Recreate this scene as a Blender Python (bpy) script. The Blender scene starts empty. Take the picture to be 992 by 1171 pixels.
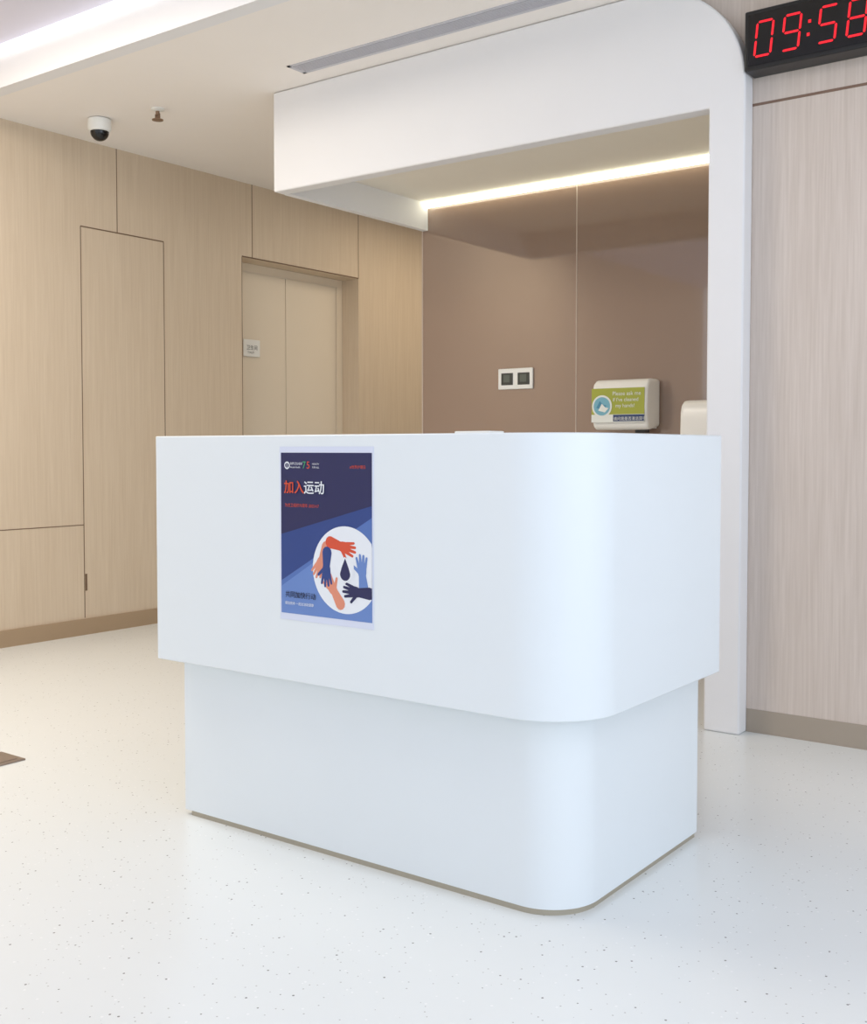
import bpy, bmesh, math, random
from mathutils import Vector, Matrix
random.seed(3)
S=bpy.context.scene
try:
    S.view_settings.view_transform='Standard'; S.view_settings.look='None'
except Exception: pass

def lin(c):
    return tuple(((v/255)/12.92 if v/255<=0.04045 else (((v/255)+0.055)/1.055)**2.4) for v in c)+(1,)

def mat(name,c,rough=.5,metal=0,spec=.5,emit=None,es=0,coat=0):
    m=bpy.data.materials.new(name);m.use_nodes=True
    nt=m.node_tree;b=nt.nodes['Principled BSDF']
    col=lin(c)
    tc=nt.nodes.new('ShaderNodeTexCoord');n=nt.nodes.new('ShaderNodeTexNoise');n.inputs['Scale'].default_value=3
    mx=nt.nodes.new('ShaderNodeMixRGB');mx.inputs[1].default_value=col
    mx.inputs[2].default_value=tuple(v*.97 for v in col[:3])+(1,)
    nt.links.new(tc.outputs['Object'],n.inputs['Vector']);nt.links.new(n.outputs['Fac'],mx.inputs[0])
    nt.links.new(mx.outputs[0],b.inputs['Base Color'])
    b.inputs['Roughness'].default_value=rough;b.inputs['Metallic'].default_value=metal
    b.inputs['Specular IOR Level'].default_value=spec
    b.inputs['Coat Weight'].default_value=coat
    if emit: b.inputs['Emission Color'].default_value=lin(emit);b.inputs['Emission Strength'].default_value=es
    return m

def wood(name,c1,c2,rough=.45,s1=110,s2=30,lo=.34,hi=.66):
    m=bpy.data.materials.new(name);m.use_nodes=True
    nt=m.node_tree;b=nt.nodes['Principled BSDF'];L=nt.links
    tc=nt.nodes.new('ShaderNodeTexCoord')
    def nz(sc,s,det=3):
        mp=nt.nodes.new('ShaderNodeMapping');mp.inputs['Scale'].default_value=sc
        n=nt.nodes.new('ShaderNodeTexNoise');n.inputs['Scale'].default_value=s;n.inputs['Detail'].default_value=det
        L.new(tc.outputs['Object'],mp.inputs[0]);L.new(mp.outputs[0],n.inputs['Vector']);return n.outputs['Fac']
    a=nz((1,1,.03),s1,5);d=nz((1,1,.05),s2,3)
    mt=nt.nodes.new('ShaderNodeMath');mt.operation='MULTIPLY_ADD';mt.inputs[1].default_value=.7
    L.new(a,mt.inputs[0])
    m2=nt.nodes.new('ShaderNodeMath');m2.operation='MULTIPLY';m2.inputs[1].default_value=.3
    L.new(d,m2.inputs[0]);L.new(m2.outputs[0],mt.inputs[2])
    cr=nt.nodes.new('ShaderNodeValToRGB');cr.color_ramp.elements[0].position=lo;cr.color_ramp.elements[0].color=lin(c1)
    cr.color_ramp.elements[1].position=hi;cr.color_ramp.elements[1].color=lin(c2)
    L.new(mt.outputs[0],cr.inputs[0]);L.new(cr.outputs[0],b.inputs['Base Color'])
    b.inputs['Roughness'].default_value=rough;b.inputs['Specular IOR Level'].default_value=.35
    return m

def link(o): S.collection.objects.link(o);return o
def meshobj(name,vs,fs,m,parent=None,bevel=0,seg=3,smooth=False):
    me=bpy.data.meshes.new(name);me.from_pydata([tuple(v) for v in vs],[],fs);me.update()
    bm=bmesh.new();bm.from_mesh(me);bmesh.ops.recalc_face_normals(bm,faces=bm.faces);bm.to_mesh(me);bm.free()
    o=link(bpy.data.objects.new(name,me))
    if m: me.materials.append(m)
    if bevel:
        b=o.modifiers.new('bevel','BEVEL');b.width=bevel;b.segments=seg;b.limit_method='ANGLE';b.angle_limit=math.radians(35);b.harden_normals=False
    if smooth:
        for p in me.polygons:p.use_smooth=True
        try:
            me.set_sharp_from_angle(angle=math.radians(35))
        except Exception: pass
    if parent:o.parent=parent
    return o
def boxv(x0,x1,y0,y1,z0,z1):
    return [(x0,y0,z0),(x1,y0,z0),(x1,y1,z0),(x0,y1,z0),(x0,y0,z1),(x1,y0,z1),(x1,y1,z1),(x0,y1,z1)]
BF=[(0,1,2,3),(4,5,6,7),(0,1,5,4),(1,2,6,5),(2,3,7,6),(3,0,4,7)]
def box(name,x0,x1,y0,y1,z0,z1,m,parent=None,bevel=0,seg=3):
    return meshobj(name,boxv(x0,x1,y0,y1,z0,z1),BF,m,parent,bevel,seg,smooth=bevel>0)
def boxes(name,lst,m,parent=None,bevel=0):
    vs=[];fs=[]
    for b in lst:
        k=len(vs);vs+=boxv(*b);fs+=[tuple(i+k for i in f) for f in BF]
    return meshobj(name,vs,fs,m,parent,bevel)
def empty(name,loc=(0,0,0)):
    e=bpy.data.objects.new(name,None);e.location=(0,0,0);e.empty_display_size=.1;return link(e)
def prism(name,poly,axis,a,b,m,parent=None,bevel=0,smooth=False,seg=3):
    def P(p,t):
        return {'z':(p[0],p[1],t),'y':(p[0],t,p[1]),'x':(t,p[0],p[1])}[axis]
    n=len(poly);vs=[P(p,a) for p in poly]+[P(p,b) for p in poly]
    fs=[tuple(range(n)),tuple(range(n,2*n))]+[(i,(i+1)%n,n+(i+1)%n,n+i) for i in range(n)]
    return meshobj(name,vs,fs,m,parent,bevel,seg,smooth)
def arc(cx,cy,r,a0,a1,n=20):
    return [(cx+r*math.cos(math.radians(a0+(a1-a0)*i/n)),cy+r*math.sin(math.radians(a0+(a1-a0)*i/n))) for i in range(n+1)]
def lathe(name,prof,cx,cy,m,parent=None,n=32):
    vs=[];fs=[]
    for r,z in prof:
        for i in range(n):
            t=2*math.pi*i/n;vs.append((cx+r*math.cos(t),cy+r*math.sin(t),z))
    for j in range(len(prof)-1):
        for i in range(n):fs.append((j*n+i,j*n+(i+1)%n,(j+1)*n+(i+1)%n,(j+1)*n+i))
    fs.append(tuple(range(n)));fs.append(tuple((len(prof)-1)*n+i for i in range(n)))
    return meshobj(name,vs,fs,m,parent,smooth=True)
def text(name,s,x,y,z,size,m,parent,rot=(90,0,0),align='LEFT',bold=0,sx=1):
    c=bpy.data.curves.new(name,'FONT');c.body=s;c.size=size;c.align_x=align;c.offset=bold;c.materials.append(m)
    o=link(bpy.data.objects.new(name,c));o.location=(x,y,z);o.rotation_euler=tuple(math.radians(r) for r in rot);o.scale=(sx,1,1)
    o.parent=parent;return o

# ---------------- materials
white_ceiling=mat('ceiling_paint',(247,242,237),.8)
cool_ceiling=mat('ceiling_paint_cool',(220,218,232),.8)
white_canopy=mat('canopy_paint',(236,236,238),.6)
white_counter=mat('solid_surface_white',(229,235,239),.38,spec=.4)
skirt=mat('brushed_steel_bronze',(176,168,152),.42,.3)
wood_l=wood('wood_panel_beige',(209,190,166),(221,204,181),lo=.28,hi=.72)
wood_r=wood('wood_panel_grey',(203,190,180),(216,204,195),s1=130,s2=26,lo=.34,hi=.66)
seam=mat('seam_dark',(120,96,76),.8)
seam_r=mat('seam_soft',(130,105,90),.8)
base_m=mat('baseboard_taupe',(172,148,120),.5)
base_r=mat('baseboard_grey',(168,156,142),.5)
brown=mat('brown_glass_panel',(143,119,104),.04,spec=.7)
brown.node_tree.nodes['Principled BSDF'].inputs['IOR'].default_value=1.8
brown_seam=mat('panel_joint',(196,180,168),.4)
door_m=mat('elevator_steel_paint',(232,219,199),.45)
door_f=mat('elevator_frame',(240,226,204),.4)
black=mat('black_plastic',(22,22,24),.35)
white_pl=mat('white_plastic',(242,242,238),.3)
grey_dk=mat('dark_grey_display',(60,64,62),.3)
red=mat('red_led',(90,0,8),.5,emit=(255,26,44),es=1.15)
metal=mat('brushed_metal',(160,145,135),.35,.7)
grille=mat('grille_grey',(196,196,204),.5)
grille_d=mat('grille_shadow',(150,150,160),.7)

# floor
fm=bpy.data.materials.new('floor_vinyl_speckled');fm.use_nodes=True
nt=fm.node_tree;b=nt.nodes['Principled BSDF'];L=nt.links
tc=nt.nodes.new('ShaderNodeTexCoord')
n=nt.nodes.new('ShaderNodeTexNoise');n.inputs['Scale'].default_value=1.2;n.inputs['Detail'].default_value=5
L.new(tc.outputs['Object'],n.inputs['Vector'])
mx=nt.nodes.new('ShaderNodeMixRGB');mx.inputs[1].default_value=lin((224,228,227));mx.inputs[2].default_value=lin((230,233,232));L.new(n.outputs['Fac'],mx.inputs[0])
prev=mx.outputs[0]
for scl,thr,keep,colr,amt in ((42,.11,.30,(88,84,80),.8),(70,.14,.25,(150,146,140),.6),(55,.16,.2,(250,250,250),.5)):
    v=nt.nodes.new('ShaderNodeTexVoronoi');v.inputs['Scale'].default_value=scl;L.new(tc.outputs['Object'],v.inputs['Vector'])
    lt=nt.nodes.new('ShaderNodeMath');lt.operation='LESS_THAN';lt.inputs[1].default_value=thr;L.new(v.outputs['Distance'],lt.inputs[0])
    sp=nt.nodes.new('ShaderNodeSeparateColor');L.new(v.outputs['Color'],sp.inputs[0])
    l2=nt.nodes.new('ShaderNodeMath');l2.operation='LESS_THAN';l2.inputs[1].default_value=keep;L.new(sp.outputs[0],l2.inputs[0])
    mu=nt.nodes.new('ShaderNodeMath');mu.operation='MULTIPLY';L.new(lt.outputs[0],mu.inputs[0]);L.new(l2.outputs[0],mu.inputs[1])
    mu2=nt.nodes.new('ShaderNodeMath');mu2.operation='MULTIPLY';mu2.inputs[1].default_value=amt;L.new(mu.outputs[0],mu2.inputs[0])
    m3=nt.nodes.new('ShaderNodeMixRGB');L.new(mu2.outputs[0],m3.inputs[0]);L.new(prev,m3.inputs[1]);m3.inputs[2].default_value=lin(colr);prev=m3.outputs[0]
L.new(prev,b.inputs['Base Color']);b.inputs['Roughness'].default_value=.24;b.inputs['Specular IOR Level'].default_value=.5

# ---------------- room shell
XL=-5.523
box('floor',-5.8,3.2,-2.5,8.8,-.08,0,fm)
CZ=2.904
box('ceiling',-5.8,3.2,3.28,8.8,CZ,CZ+.1,white_ceiling)
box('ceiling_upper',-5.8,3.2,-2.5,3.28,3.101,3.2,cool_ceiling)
box('trim_1',-5.8,3.2,3.2,3.28,CZ,3.101,white_canopy)

wl=boxes('wall_left',[(XL-.3,XL,-2.5,5.28,0,3.2),(XL-.3,XL,5.28,6.498,2.402,3.2),(XL-.3,XL,6.498,8.8,0,3.2)],wood_l)
def lseam(nm,y0,y1,z0,z1): box(nm,XL-.001,XL+.0012,y0,y1,z0,z1,seam,wl)
w=.0025
i=0
for (y0,y1,z0,z1) in [(3.994-w,3.994+w,.10,2.402),(4.608-w,4.608+w,.10,2.402),(3.994,4.608,2.398,2.405),(-2.5,3.994,.648,.653),
        (4.255-w,4.255+w,2.405,CZ),(5.377-w,5.377+w,2.404,CZ),(6.498-w,6.498+w,2.404,CZ),(5.28,6.498,2.402,2.410),(5.2775,5.2815,.1,2.402)]:
    i+=1;lseam('panel_seam_%d'%i,y0,y1,z0,z1)
box('door_handle_recess',XL-.001,XL+.002,3.999,4.012,.26,.36,seam,wl)
boxes('baseboard_left',[(XL-.0,XL+.012,-2.5,5.28,0,.095),(XL,XL+.012,6.498,8.6,0,.095)],base_m)
box('wall_back',-5.8,3.2,8.6,8.8,0,3.0,wood_l)

YW=4.15
wr=boxes('wall_right',[(-1.56,3.2,YW,YW+.15,0,CZ),(-2.2,-1.56,YW,YW+.05,2.62,CZ)],wood_r)
box('panel_seam_top',-1.56,3.2,YW-.0015,YW,2.405,2.415,seam_r,wr)
box('panel_seam_joint',.15,.154,YW-.0015,YW,.09,2.405,seam_r,wr)
box('baseboard_right',-1.55,3.2,YW-.004,YW+.001,0,.09,base_r)

# elevator
el=empty('elevator_door')
XD=XL-.17
box('frame_left',XD-.02,XD+.006,5.281,5.34,0,2.345,door_f,el)
box('frame_right',XD-.02,XD+.006,6.43,6.497,0,2.345,door_f,el)
box('frame_top',XD-.02,XD+.006,5.281,6.497,2.345,2.401,door_f,el)
box('leaf_left',XD-.03,XD+.001,5.34,5.872,0,2.345,door_m,el)
box('leaf_right',XD-.03,XD+.001,5.878,6.43,0,2.345,door_m,el)
box('leaf_gap',XD-.03,XD-.01,5.872,5.878,0,2.345,seam,el)
boxes('architrave_line',[(XD+.006,XD+.012,6.425,6.432,0,2.345),(XD+.006,XD+.012,5.34,6.432,2.340,2.347)],door_m,el)
sg=empty('restroom_sign')
box('plate',XD+.0065,XD+.016,5.44,5.60,1.75,1.87,white_pl,sg,bevel=.004)
txd=mat('sign_ink',(70,70,70),.6)
text('label','卫生间',XD+.0175,5.465,1.80,.036,txd,sg,rot=(90,0,90))
text('sub_label','TOILET',XD+.0175,5.475,1.772,.02,txd,sg,rot=(90,0,90))

# ---------------- canopy + column portal
cn=empty('reception_canopy')
YC=4.066;XA=-4.02;XI=-1.694;XO=-1.55;R=.43
poly=[(XA,2.404),(XI,2.404),(XI,0),(XO,0)]+arc(XO-R,CZ-R-.002,R,0,90,24)+[(XA,CZ-.002)]
prism('portal_fascia',poly,'y',YC,YC+.082,white_canopy,cn,bevel=.008,smooth=True)
YB=5.325
box('side_panel',XA,XA+.04,YC+.082,YB,2.404,CZ-.002,white_canopy,cn)
box('column_return',XI,-1.562,YC+.14,YB,0,CZ-.002,white_canopy,cn)
box('column_infill',XI,-1.562,YC+.082,YC+.14,0,2.61,white_canopy,cn)
soff=mat('soffit_paint',(250,245,232),.7)
box('recessed_soffit',XA+.04,XI,YC+.082,YB,2.565,2.60,soff,cn)
bw=box('wall_reception',XA,-1.55,YB,YB+.12,0,CZ,brown)
box('panel_joint',-2.970,-2.964,YB-.002,YB,0,2.56,brown_seam,bw)
box('edge_trim',XA-.004,XA+.004,YB-.002,YB+.12,0,2.404,brown_seam,bw)
ledm=mat('cove_led',(255,250,225),.5,emit=(255,253,228),es=4.0)
box('led_strip_light',XA+.045,XI-.002,YB-.045,YB-.004,2.536,2.561,ledm)

ledm2=mat('cove_led_cool',(255,255,255),.5,emit=(245,245,252),es=.85)
box('ceiling_cove_light',-5.522,3,3.17,3.199,3.055,3.10,ledm2)

# ---------------- AC vent
av=empty('air_vent')
box('vent_cavity',-3.67,-1.75,3.84,3.93,CZ-.003,CZ-.001,grille_d,av)
boxes('vent_frame',[(-3.69,-1.73,3.825,3.84,CZ-.004,CZ),(-3.69,-1.73,3.93,3.945,CZ-.004,CZ),(-3.69,-3.67,3.825,3.945,CZ-.004,CZ),(-1.75,-1.73,3.825,3.945,CZ-.004,CZ)],grille,av)
boxes('vent_slats',[(-3.67,-1.75,3.845+k*.011,3.851+k*.011,CZ-.005,CZ-.003) for k in range(8)],grille,av)

# ---------------- dome camera, sprinkler
sc=empty('security_camera')
cx,cy=-5.1,3.82
lathe('housing',[(.05,CZ),(.062,CZ-.005),(.064,CZ-.05),(.058,CZ-.066),(.05,CZ-.07)],cx,cy,white_pl,sc)
lathe('dome',[(.05,CZ-.068)]+[(.05*math.cos(t),CZ-.07-.05*math.sin(t)) for t in [x*math.pi/16 for x in range(1,8)]]+[(.003,CZ-.12)],cx,cy,mat('dome_glass',(14,14,16),.08),sc)
sk=empty('fire_sprinkler')
cx,cy=-4.70,3.89
lathe('escutcheon',[(.034,CZ),(.036,CZ-.006),(.02,CZ-.012),(.008,CZ-.014)],cx,cy,white_pl,sk)
chr_=mat('sprinkler_brass',(150,125,105),.35,.8)
lathe('stem',[(.01,CZ-.012),(.01,CZ-.035),(.006,CZ-.037),(.006,CZ-.055)],cx,cy,chr_,sk)
lathe('deflector',[(.012,CZ-.055),(.03,CZ-.057),(.03,CZ-.061),(.01,CZ-.063)],cx,cy,chr_,sk)
boxes('yoke',[(cx-.018,cx-.013,cy-.003,cy+.003,CZ-.057,CZ-.028),(cx+.013,cx+.018,cy-.003,cy+.003,CZ-.057,CZ-.028),(cx-.018,cx+.018,cy-.003,cy+.003,CZ-.031,CZ-.027)],chr_,sk)

# ---------------- digital clock
ck=empty('digital_clock')
x0,x1,z0,z1=-1.549,-1.02,2.508,2.728;yf=4.05
box('housing',x0,x1,yf,YW-.001,z0,z1,black,ck,bevel=.006)
box('face',x0+.016,x1-.016,yf-.002,yf+.002,z0+.016,z1-.016,mat('clock_face',(12,10,12),.15),ck)
def seg7(name,ch,x,z,wd,h,m):
    on={'0':'abcdef','9':'abcdfg','5':'acdfg','8':'abcdefg'}[ch]
    t=.0085;g=.003;sl=.10
    vs=[];fs=[]
    def q(pts):
        k=len(vs)
        for (a,b_) in pts: vs.append((x+a+sl*b_,yf-.004,z+b_))
        fs.append(tuple(range(k,k+len(pts))))
    def hs(zc): q([(g,zc),(g+t/2,zc+t/2),(wd-g-t/2,zc+t/2),(wd-g,zc),(wd-g-t/2,zc-t/2),(g+t/2,zc-t/2)])
    def vsg(xc,za,zb): q([(xc,za+g),(xc-t/2,za+g+t/2),(xc-t/2,zb-g-t/2),(xc,zb-g),(xc+t/2,zb-g-t/2),(xc+t/2,za+g+t/2)])
    for s in on:
        if s=='a':hs(h)
        if s=='g':hs(h/2)
        if s=='d':hs(0)
        if s=='f':vsg(0,h/2,h)
        if s=='e':vsg(0,0,h/2)
        if s=='b':vsg(wd,h/2,h)
        if s=='c':vsg(wd,0,h/2)
    meshobj(name,vs,fs,m,ck)
dz=z0+.046;dh=.124;dw=.060
for k,(ch,x) in enumerate([('0',-1.510),('9',-1.408),('5',-1.278),('8',-1.176)]): seg7('digit_%d'%(k+1),ch,x,dz,dw,dh,red)
boxes('colon',[(-1.316,-1.306,yf-.005,yf-.003,dz+.034,dz+.045),(-1.311,-1.301,yf-.005,yf-.003,dz+.080,dz+.091)],red,ck)

# ---------------- reception counter
rc=empty('reception_counter')
def Upoly(xa,xb,ya,yb,r,t):
    ri=max(r-t,.03)
    o=[(xa,yb),(xa,ya)]+arc(xb-r,ya+r,r,-90,0,28)+[(xb,yb)]
    inn=[(xb-t,yb)]+arc(xb-t-ri,ya+t+ri,ri,0,-90,10)+[(xa+t,ya+t),(xa+t,yb)]
    return o+inn
prism('upper_body',Upoly(-2.605,-1.18,2.137,2.945,.185,.16),'z',.475,1.137,white_counter,rc,bevel=.003,smooth=True,seg=2)
prism('lower_body',Upoly(-2.555,-1.235,2.197,2.926,.135,.05),'z',.015,.476,white_counter,rc,smooth=True)
prism('skirting',Upoly(-2.53,-1.24,2.20,2.921,.133,.04),'z',0,.015,skirt,rc,smooth=True)
box('desk_top',-2.445,-1.34,2.297,2.90,.72,.75,white_counter,rc)
box('desk_drawers',-2.44,-2.05,2.35,2.88,.04,.72,white_counter,rc,bevel=.004)
np_=empty('paper_pad')
box('pad',-1.545,-1.445,2.175,2.24,1.1372,1.142,white_pl,np_,bevel=.001)
box('top_sheet',-1.543,-1.447,2.177,2.238,1.142,1.1425,white_pl,np_)

# ---------------- poster
po=empty('poster')
yp=2.1365
PX0,PX1,PZ0,PZ1=-2.094,-1.767,.642,1.106
W=PX1-PX0;Hh=PZ1-PZ0
pm=lambda n,c:mat(n,c,.45)
m_paper=pm('poster_paper',(216,222,240));m_navy=pm('ink_navy',(30,32,82));m_blue=pm('ink_blue',(38,64,130));m_lblue=pm('ink_light_blue',(102,134,196));m_mid=pm('ink_mid_blue',(80,112,178))
m_or=pm('ink_orange',(214,78,48));m_sal=pm('ink_salmon',(222,142,116));m_wh=pm('ink_white',(232,236,242));m_gr=pm('ink_green',(60,160,110));m_ink=pm('ink_dark',(16,20,50));m_sky=pm('ink_sky',(150,176,222))
box('sheet',PX0,PX1,yp-.0008,yp+.0004,PZ0,PZ1,m_paper,po)
def flat(name,pts,m,depth):
    xm=W*.985
    pts=[(min(max(x,W*.015),xm),min(y,Hh*.962)) for x,y in pts]
    vs=[(PX0+x,yp-.0009-depth*.00012,PZ1-y) for x,y in pts]
    return meshobj(name,vs,[tuple(range(len(vs)))],m,po)
L0,R0,T0,B0=W*.015,W*.985,Hh*.035,Hh*.962
flat('bg_navy',[(L0,T0),(R0,T0),(R0,B0),(L0,B0)],m_navy,1)
flat('bg_blue',[(L0,.235),(R0,.150),(R0,B0),(L0,B0)],m_blue,2)
flat('bg_light',[(L0,.36),(R0,.18),(R0,B0),(L0,B0)],m_mid,3)
flat('bg_pale',[(L0,.375),(.13,.30),(R0,.30),(R0,B0),(L0,B0)],m_lblue,4)
CX,CY,CR=.233,.318,.113
flat('disc',[(CX+CR*math.cos(t*math.pi/32),CY+CR*math.sin(t*math.pi/32)) for t in range(64)],m_wh,5)
def stroke(p,q,w0,w1,n=6):
    dx,dy=q[0]-p[0],q[1]-p[1];l=math.hypot(dx,dy);dx/=l;dy/=l;a0=math.atan2(dy,dx)
    pts=[]
    for i in range(n+1):
        a=a0-math.pi/2+math.pi*i/n;pts.append((q[0]+w1*math.cos(a),q[1]+w1*math.sin(a)))
    for i in range(n+1):
        a=a0+math.pi/2+math.pi*i/n;pts.append((p[0]+w0*math.cos(a),p[1]+w0*math.sin(a)))
    return pts
def hand(idx,ox,oy,ang,s,m,depth,flip=1):
    ca,sa=math.cos(ang),math.sin(ang)
    T=lambda x,y:(ox+s*(x*ca-flip*y*sa),oy+s*(x*sa+flip*y*ca))
    sh=[stroke((-1.1,.10),(-.1,0),.42,.30),stroke((0,0),(.38,0),.36,.38),
        stroke((.4,-.29),(1.0,-.46),.13,.09),stroke((.45,-.1),(1.2,-.16),.13,.09),stroke((.45,.09),(1.15,.15),.13,.09),stroke((.4,.28),(1.0,.42),.12,.085),
        stroke((.05,-.25),(.42,-.74),.14,.10)]
    for k,pp in enumerate(sh): flat('hand_%d_%d'%(idx,k),[T(*p) for p in pp],m,depth+k*.02)
for k,(hx,hy,ad,m,fl) in enumerate([(.150,.300,120,m_sal,1),(.222,.258,8,m_or,-1),(.192,.372,-130,m_sal,-1),(.168,.318,88,m_blue,-1),(.290,.322,-92,m_lblue,1),(.272,.372,186,m_navy,1)]):
    hand(k,hx,hy,math.radians(ad),.038,m,6+k,fl)
flat('center_shape',[(CX+.034*math.cos(t*math.pi/3+.5),CY+.034*math.sin(t*math.pi/3+.5)) for t in range(6)],m_wh,12.5)
drop=[(CX+.0175*math.cos(t*math.pi/10),CY+.010+.0175*math.sin(t*math.pi/10)) for t in range(0,11)]+[(CX-.012,CY-.006),(CX,CY-.031),(CX+.012,CY-.006)]
flat('water_drop',drop,m_navy,13)
def ptxt(n,s,x,y,size,m,bold=0,sx=1,lay=0): text(n,s,PX0+x,yp-.0028-lay*.0002,PZ1-y,size,m,po,bold=bold,sx=sx)
for k in range(4):
    ox=(k%2)*.0013;oz=(k//2)*.0007
    ptxt('title_orange','加入',.017+ox,.121+oz,.037,m_or,lay=k)
    ptxt('title_white','运动',.089+ox,.121+oz,.037,m_wh,lay=k)
ptxt('subtitle','为世卫组织75周年 2023.4.7',.02,.160,.0105,m_or,0)
ptxt('header_org','世界卫生组织',.040,.048,.0075,m_wh,0)
ptxt('header_org_en','World Health',.040,.057,.0065,m_wh,0)
ptxt('header_7','7',.084,.058,.027,m_gr,0)
ptxt('header_5','5',.099,.058,.027,m_or,0)
ptxt('header_r','HEALTH',.120,.048,.0065,m_wh)
ptxt('header_r2','FOR ALL',.120,.057,.0065,m_wh)
ptxt('header_right','#世界护理日',.250,.056,.0095,m_or)
for k in range(2):
    ptxt('slogan','共同加快行动',.02+k*.0006,.402,.0185,m_ink,lay=k)
ptxt('slogan_small','献血救命 一起加油助健康',.02,.422,.0092,m_wh)
flat('emblem',[(.028+.010*math.cos(t*math.pi/12),.050+.010*math.sin(t*math.pi/12)) for t in range(24)],m_wh,6)
flat('emblem_in',[(.028+.0068*math.cos(t*math.pi/12),.050+.0068*math.sin(t*math.pi/12)) for t in range(24)],m_navy,7)
flat('emblem_staff',[(.0272,.040),(.0288,.040),(.0288,.061),(.0272,.061)],m_wh,8)

# ---------------- wall switch
ws=empty('wall_thermostat')
box('plate',-3.468,-3.238,YB-.014,YB,1.438,1.556,white_pl,ws,bevel=.005)
for k,x in enumerate((-3.445,-3.335)):
    box('display_%d'%(k+1),x,x+.078,YB-.017,YB-.012,1.462,1.53,grey_dk,ws,bevel=.002)
    box('screen_%d'%(k+1),x+.016,x+.058,YB-.0178,YB-.016,1.478,1.52,mat('lcd',(92,100,94),.3),ws)

# ---------------- hand dryers
m_dry=mat('dryer_plastic',(248,247,242),.25)
def dryer(name,x0,x1,z0,z1,label):
    e=empty(name);y0=YB-.165
    prof=[(YB,z0+.02),(y0+.05,z0)]+[(y0+.02,z0+.015),(y0+.004,z0+.06),(y0,z0+.12),(y0+.005,z1-.06)]+[(y0+.018,z1-.022),(y0+.045,z1-.004),(y0+.08,z1),(YB,z1)]
    o=prism('shell',prof,'x',x0,x1,m_dry,e,bevel=.022,smooth=True,seg=4)
    box('nozzle',(x0+x1)/2+.06,(x0+x1)/2+.12,y0+.07,y0+.12,z0-.014,z0+.012,black,e,bevel=.004)
    box('wall_plate',x0+.02,x1-.02,YB-.012,YB,z0+.01,z1-.01,white_pl,e)
    if label:
        yl=y0-.0015;lx0,lx1=x0+.004,x1-.012
        g=mat('label_green',(166,172,62),.4);wt=mat('label_white',(235,238,232),.4);dk=mat('label_blue',(36,60,110),.4);cy_=mat('label_cyan',(120,180,200),.4)
        def pn(n,a,b_,c,d,m,o_): 
            box(n,lx0+(lx1-lx0)*a,lx0+(lx1-lx0)*b_,yl-.001*o_,yl+.004,z0+c,z0+d,m,e)
        pn('label_bg',0,1,.042,.218,g,1);pn('label_strip',0,1,.042,.082,wt,2);pn('label_bar',.42,1,.046,.080,dk,3)
        cxx=lx0+.062;cz=z0+.125
        meshobj('label_disc',[(cxx+.058*math.cos(t*math.pi/16),yl-.0035,cz+.058*math.sin(t*math.pi/16)) for t in range(32)],[tuple(range(32))],wt,e)
        meshobj('label_disc_in',[(cxx+.048*math.cos(t*math.pi/16),yl-.0045,cz+.048*math.sin(t*math.pi/16)) for t in range(32)],[tuple(range(32))],cy_,e)
        for k,(ax,az) in enumerate(((0,0),(.012,-.014))):
            meshobj('label_hand_%d'%(k+1),[(cxx-.032+ax,yl-.0055-k*.0002,cz-.008+az),(cxx+.006+ax,yl-.0055-k*.0002,cz-.018+az),(cxx+.028+ax,yl-.0055-k*.0002,cz+.004+az),(cxx+.008+ax,yl-.0055-k*.0002,cz+.008+az),(cxx-.012+ax,yl-.0055-k*.0002,cz+.028+az)],[(0,1,2,3,4)],(wt,mat('label_teal',(70,140,170),.4))[1-k],e)
        text('label_text_1','Please ask me',lx0+.122,yl-.004,z0+.180,.029,wt,e)
        text('label_text_2',"if I've cleaned",lx0+.124,yl-.004,z0+.149,.027,wt,e)
        text('label_text_3','my hands!',lx0+.140,yl-.004,z0+.118,.027,wt,e)
        text('label_text_cn','请问我是否清洁双手',lx0+.130,yl-.005,z0+.052,.0205,wt,e)
    return e
dryer('hand_dryer',-2.785,-2.468,1.196,1.462,True)
dryer('soap_dispenser',-2.29,-2.03,1.05,1.343,False)

# ---------------- floor box
fb=empty('floor_socket')
box('cover',-3.605,-3.455,2.095,2.245,0,.006,metal,fb,.002)
box('lid',-3.585,-3.475,2.115,2.225,.006,.008,metal,fb,.001)

# ---------------- lights / world
wd=bpy.data.worlds.new('world');S.world=wd;wd.use_nodes=True
bg=wd.node_tree.nodes['Background'];bg.inputs[0].default_value=(.91,.95,1,1);bg.inputs[1].default_value=1.22
def area(name,loc,rot,sx,sy,p,col):
    l=bpy.data.lights.new(name,'AREA');l.shape='RECTANGLE';l.size=sx;l.size_y=sy;l.energy=p;l.color=col
    o=link(bpy.data.objects.new(name,l));o.location=loc;o.rotation_euler=tuple(math.radians(r) for r in rot);return o
area('ceiling_panel_light',(-4.3,1.8,3.09),(0,0,0),1.8,1.6,78,(1,.92,.80))
area('corridor_fill_light',(-4.4,7.0,2.89),(0,0,0),1.0,1.5,18,(1,.86,.66))  # added warm fill for the corridor, no known fixture behind it
area('overhead_fill_light',(.6,1.0,3.09),(0,0,0),2,3,26,(.90,.95,1))  # cool overhead fill added to brighten the hall, not a known panel
area('window_light',(3.1,1.2,1.5),(0,90,0),2.4,4.0,42,(.68,.84,1))

# ---------------- camera
cam=bpy.data.cameras.new('camera');co=link(bpy.data.objects.new('camera',cam))
f=1260.2;cam.sensor_fit='AUTO';cam.sensor_width=36;cam.lens=f/1171*36
cam.shift_x=0;cam.shift_y=-(585.5-560.5)/1171
co.location=(0,0,1.1);co.rotation_euler=(math.radians(90-2.149),0,math.radians(36.485))
cam.clip_start=.05
S.camera=co
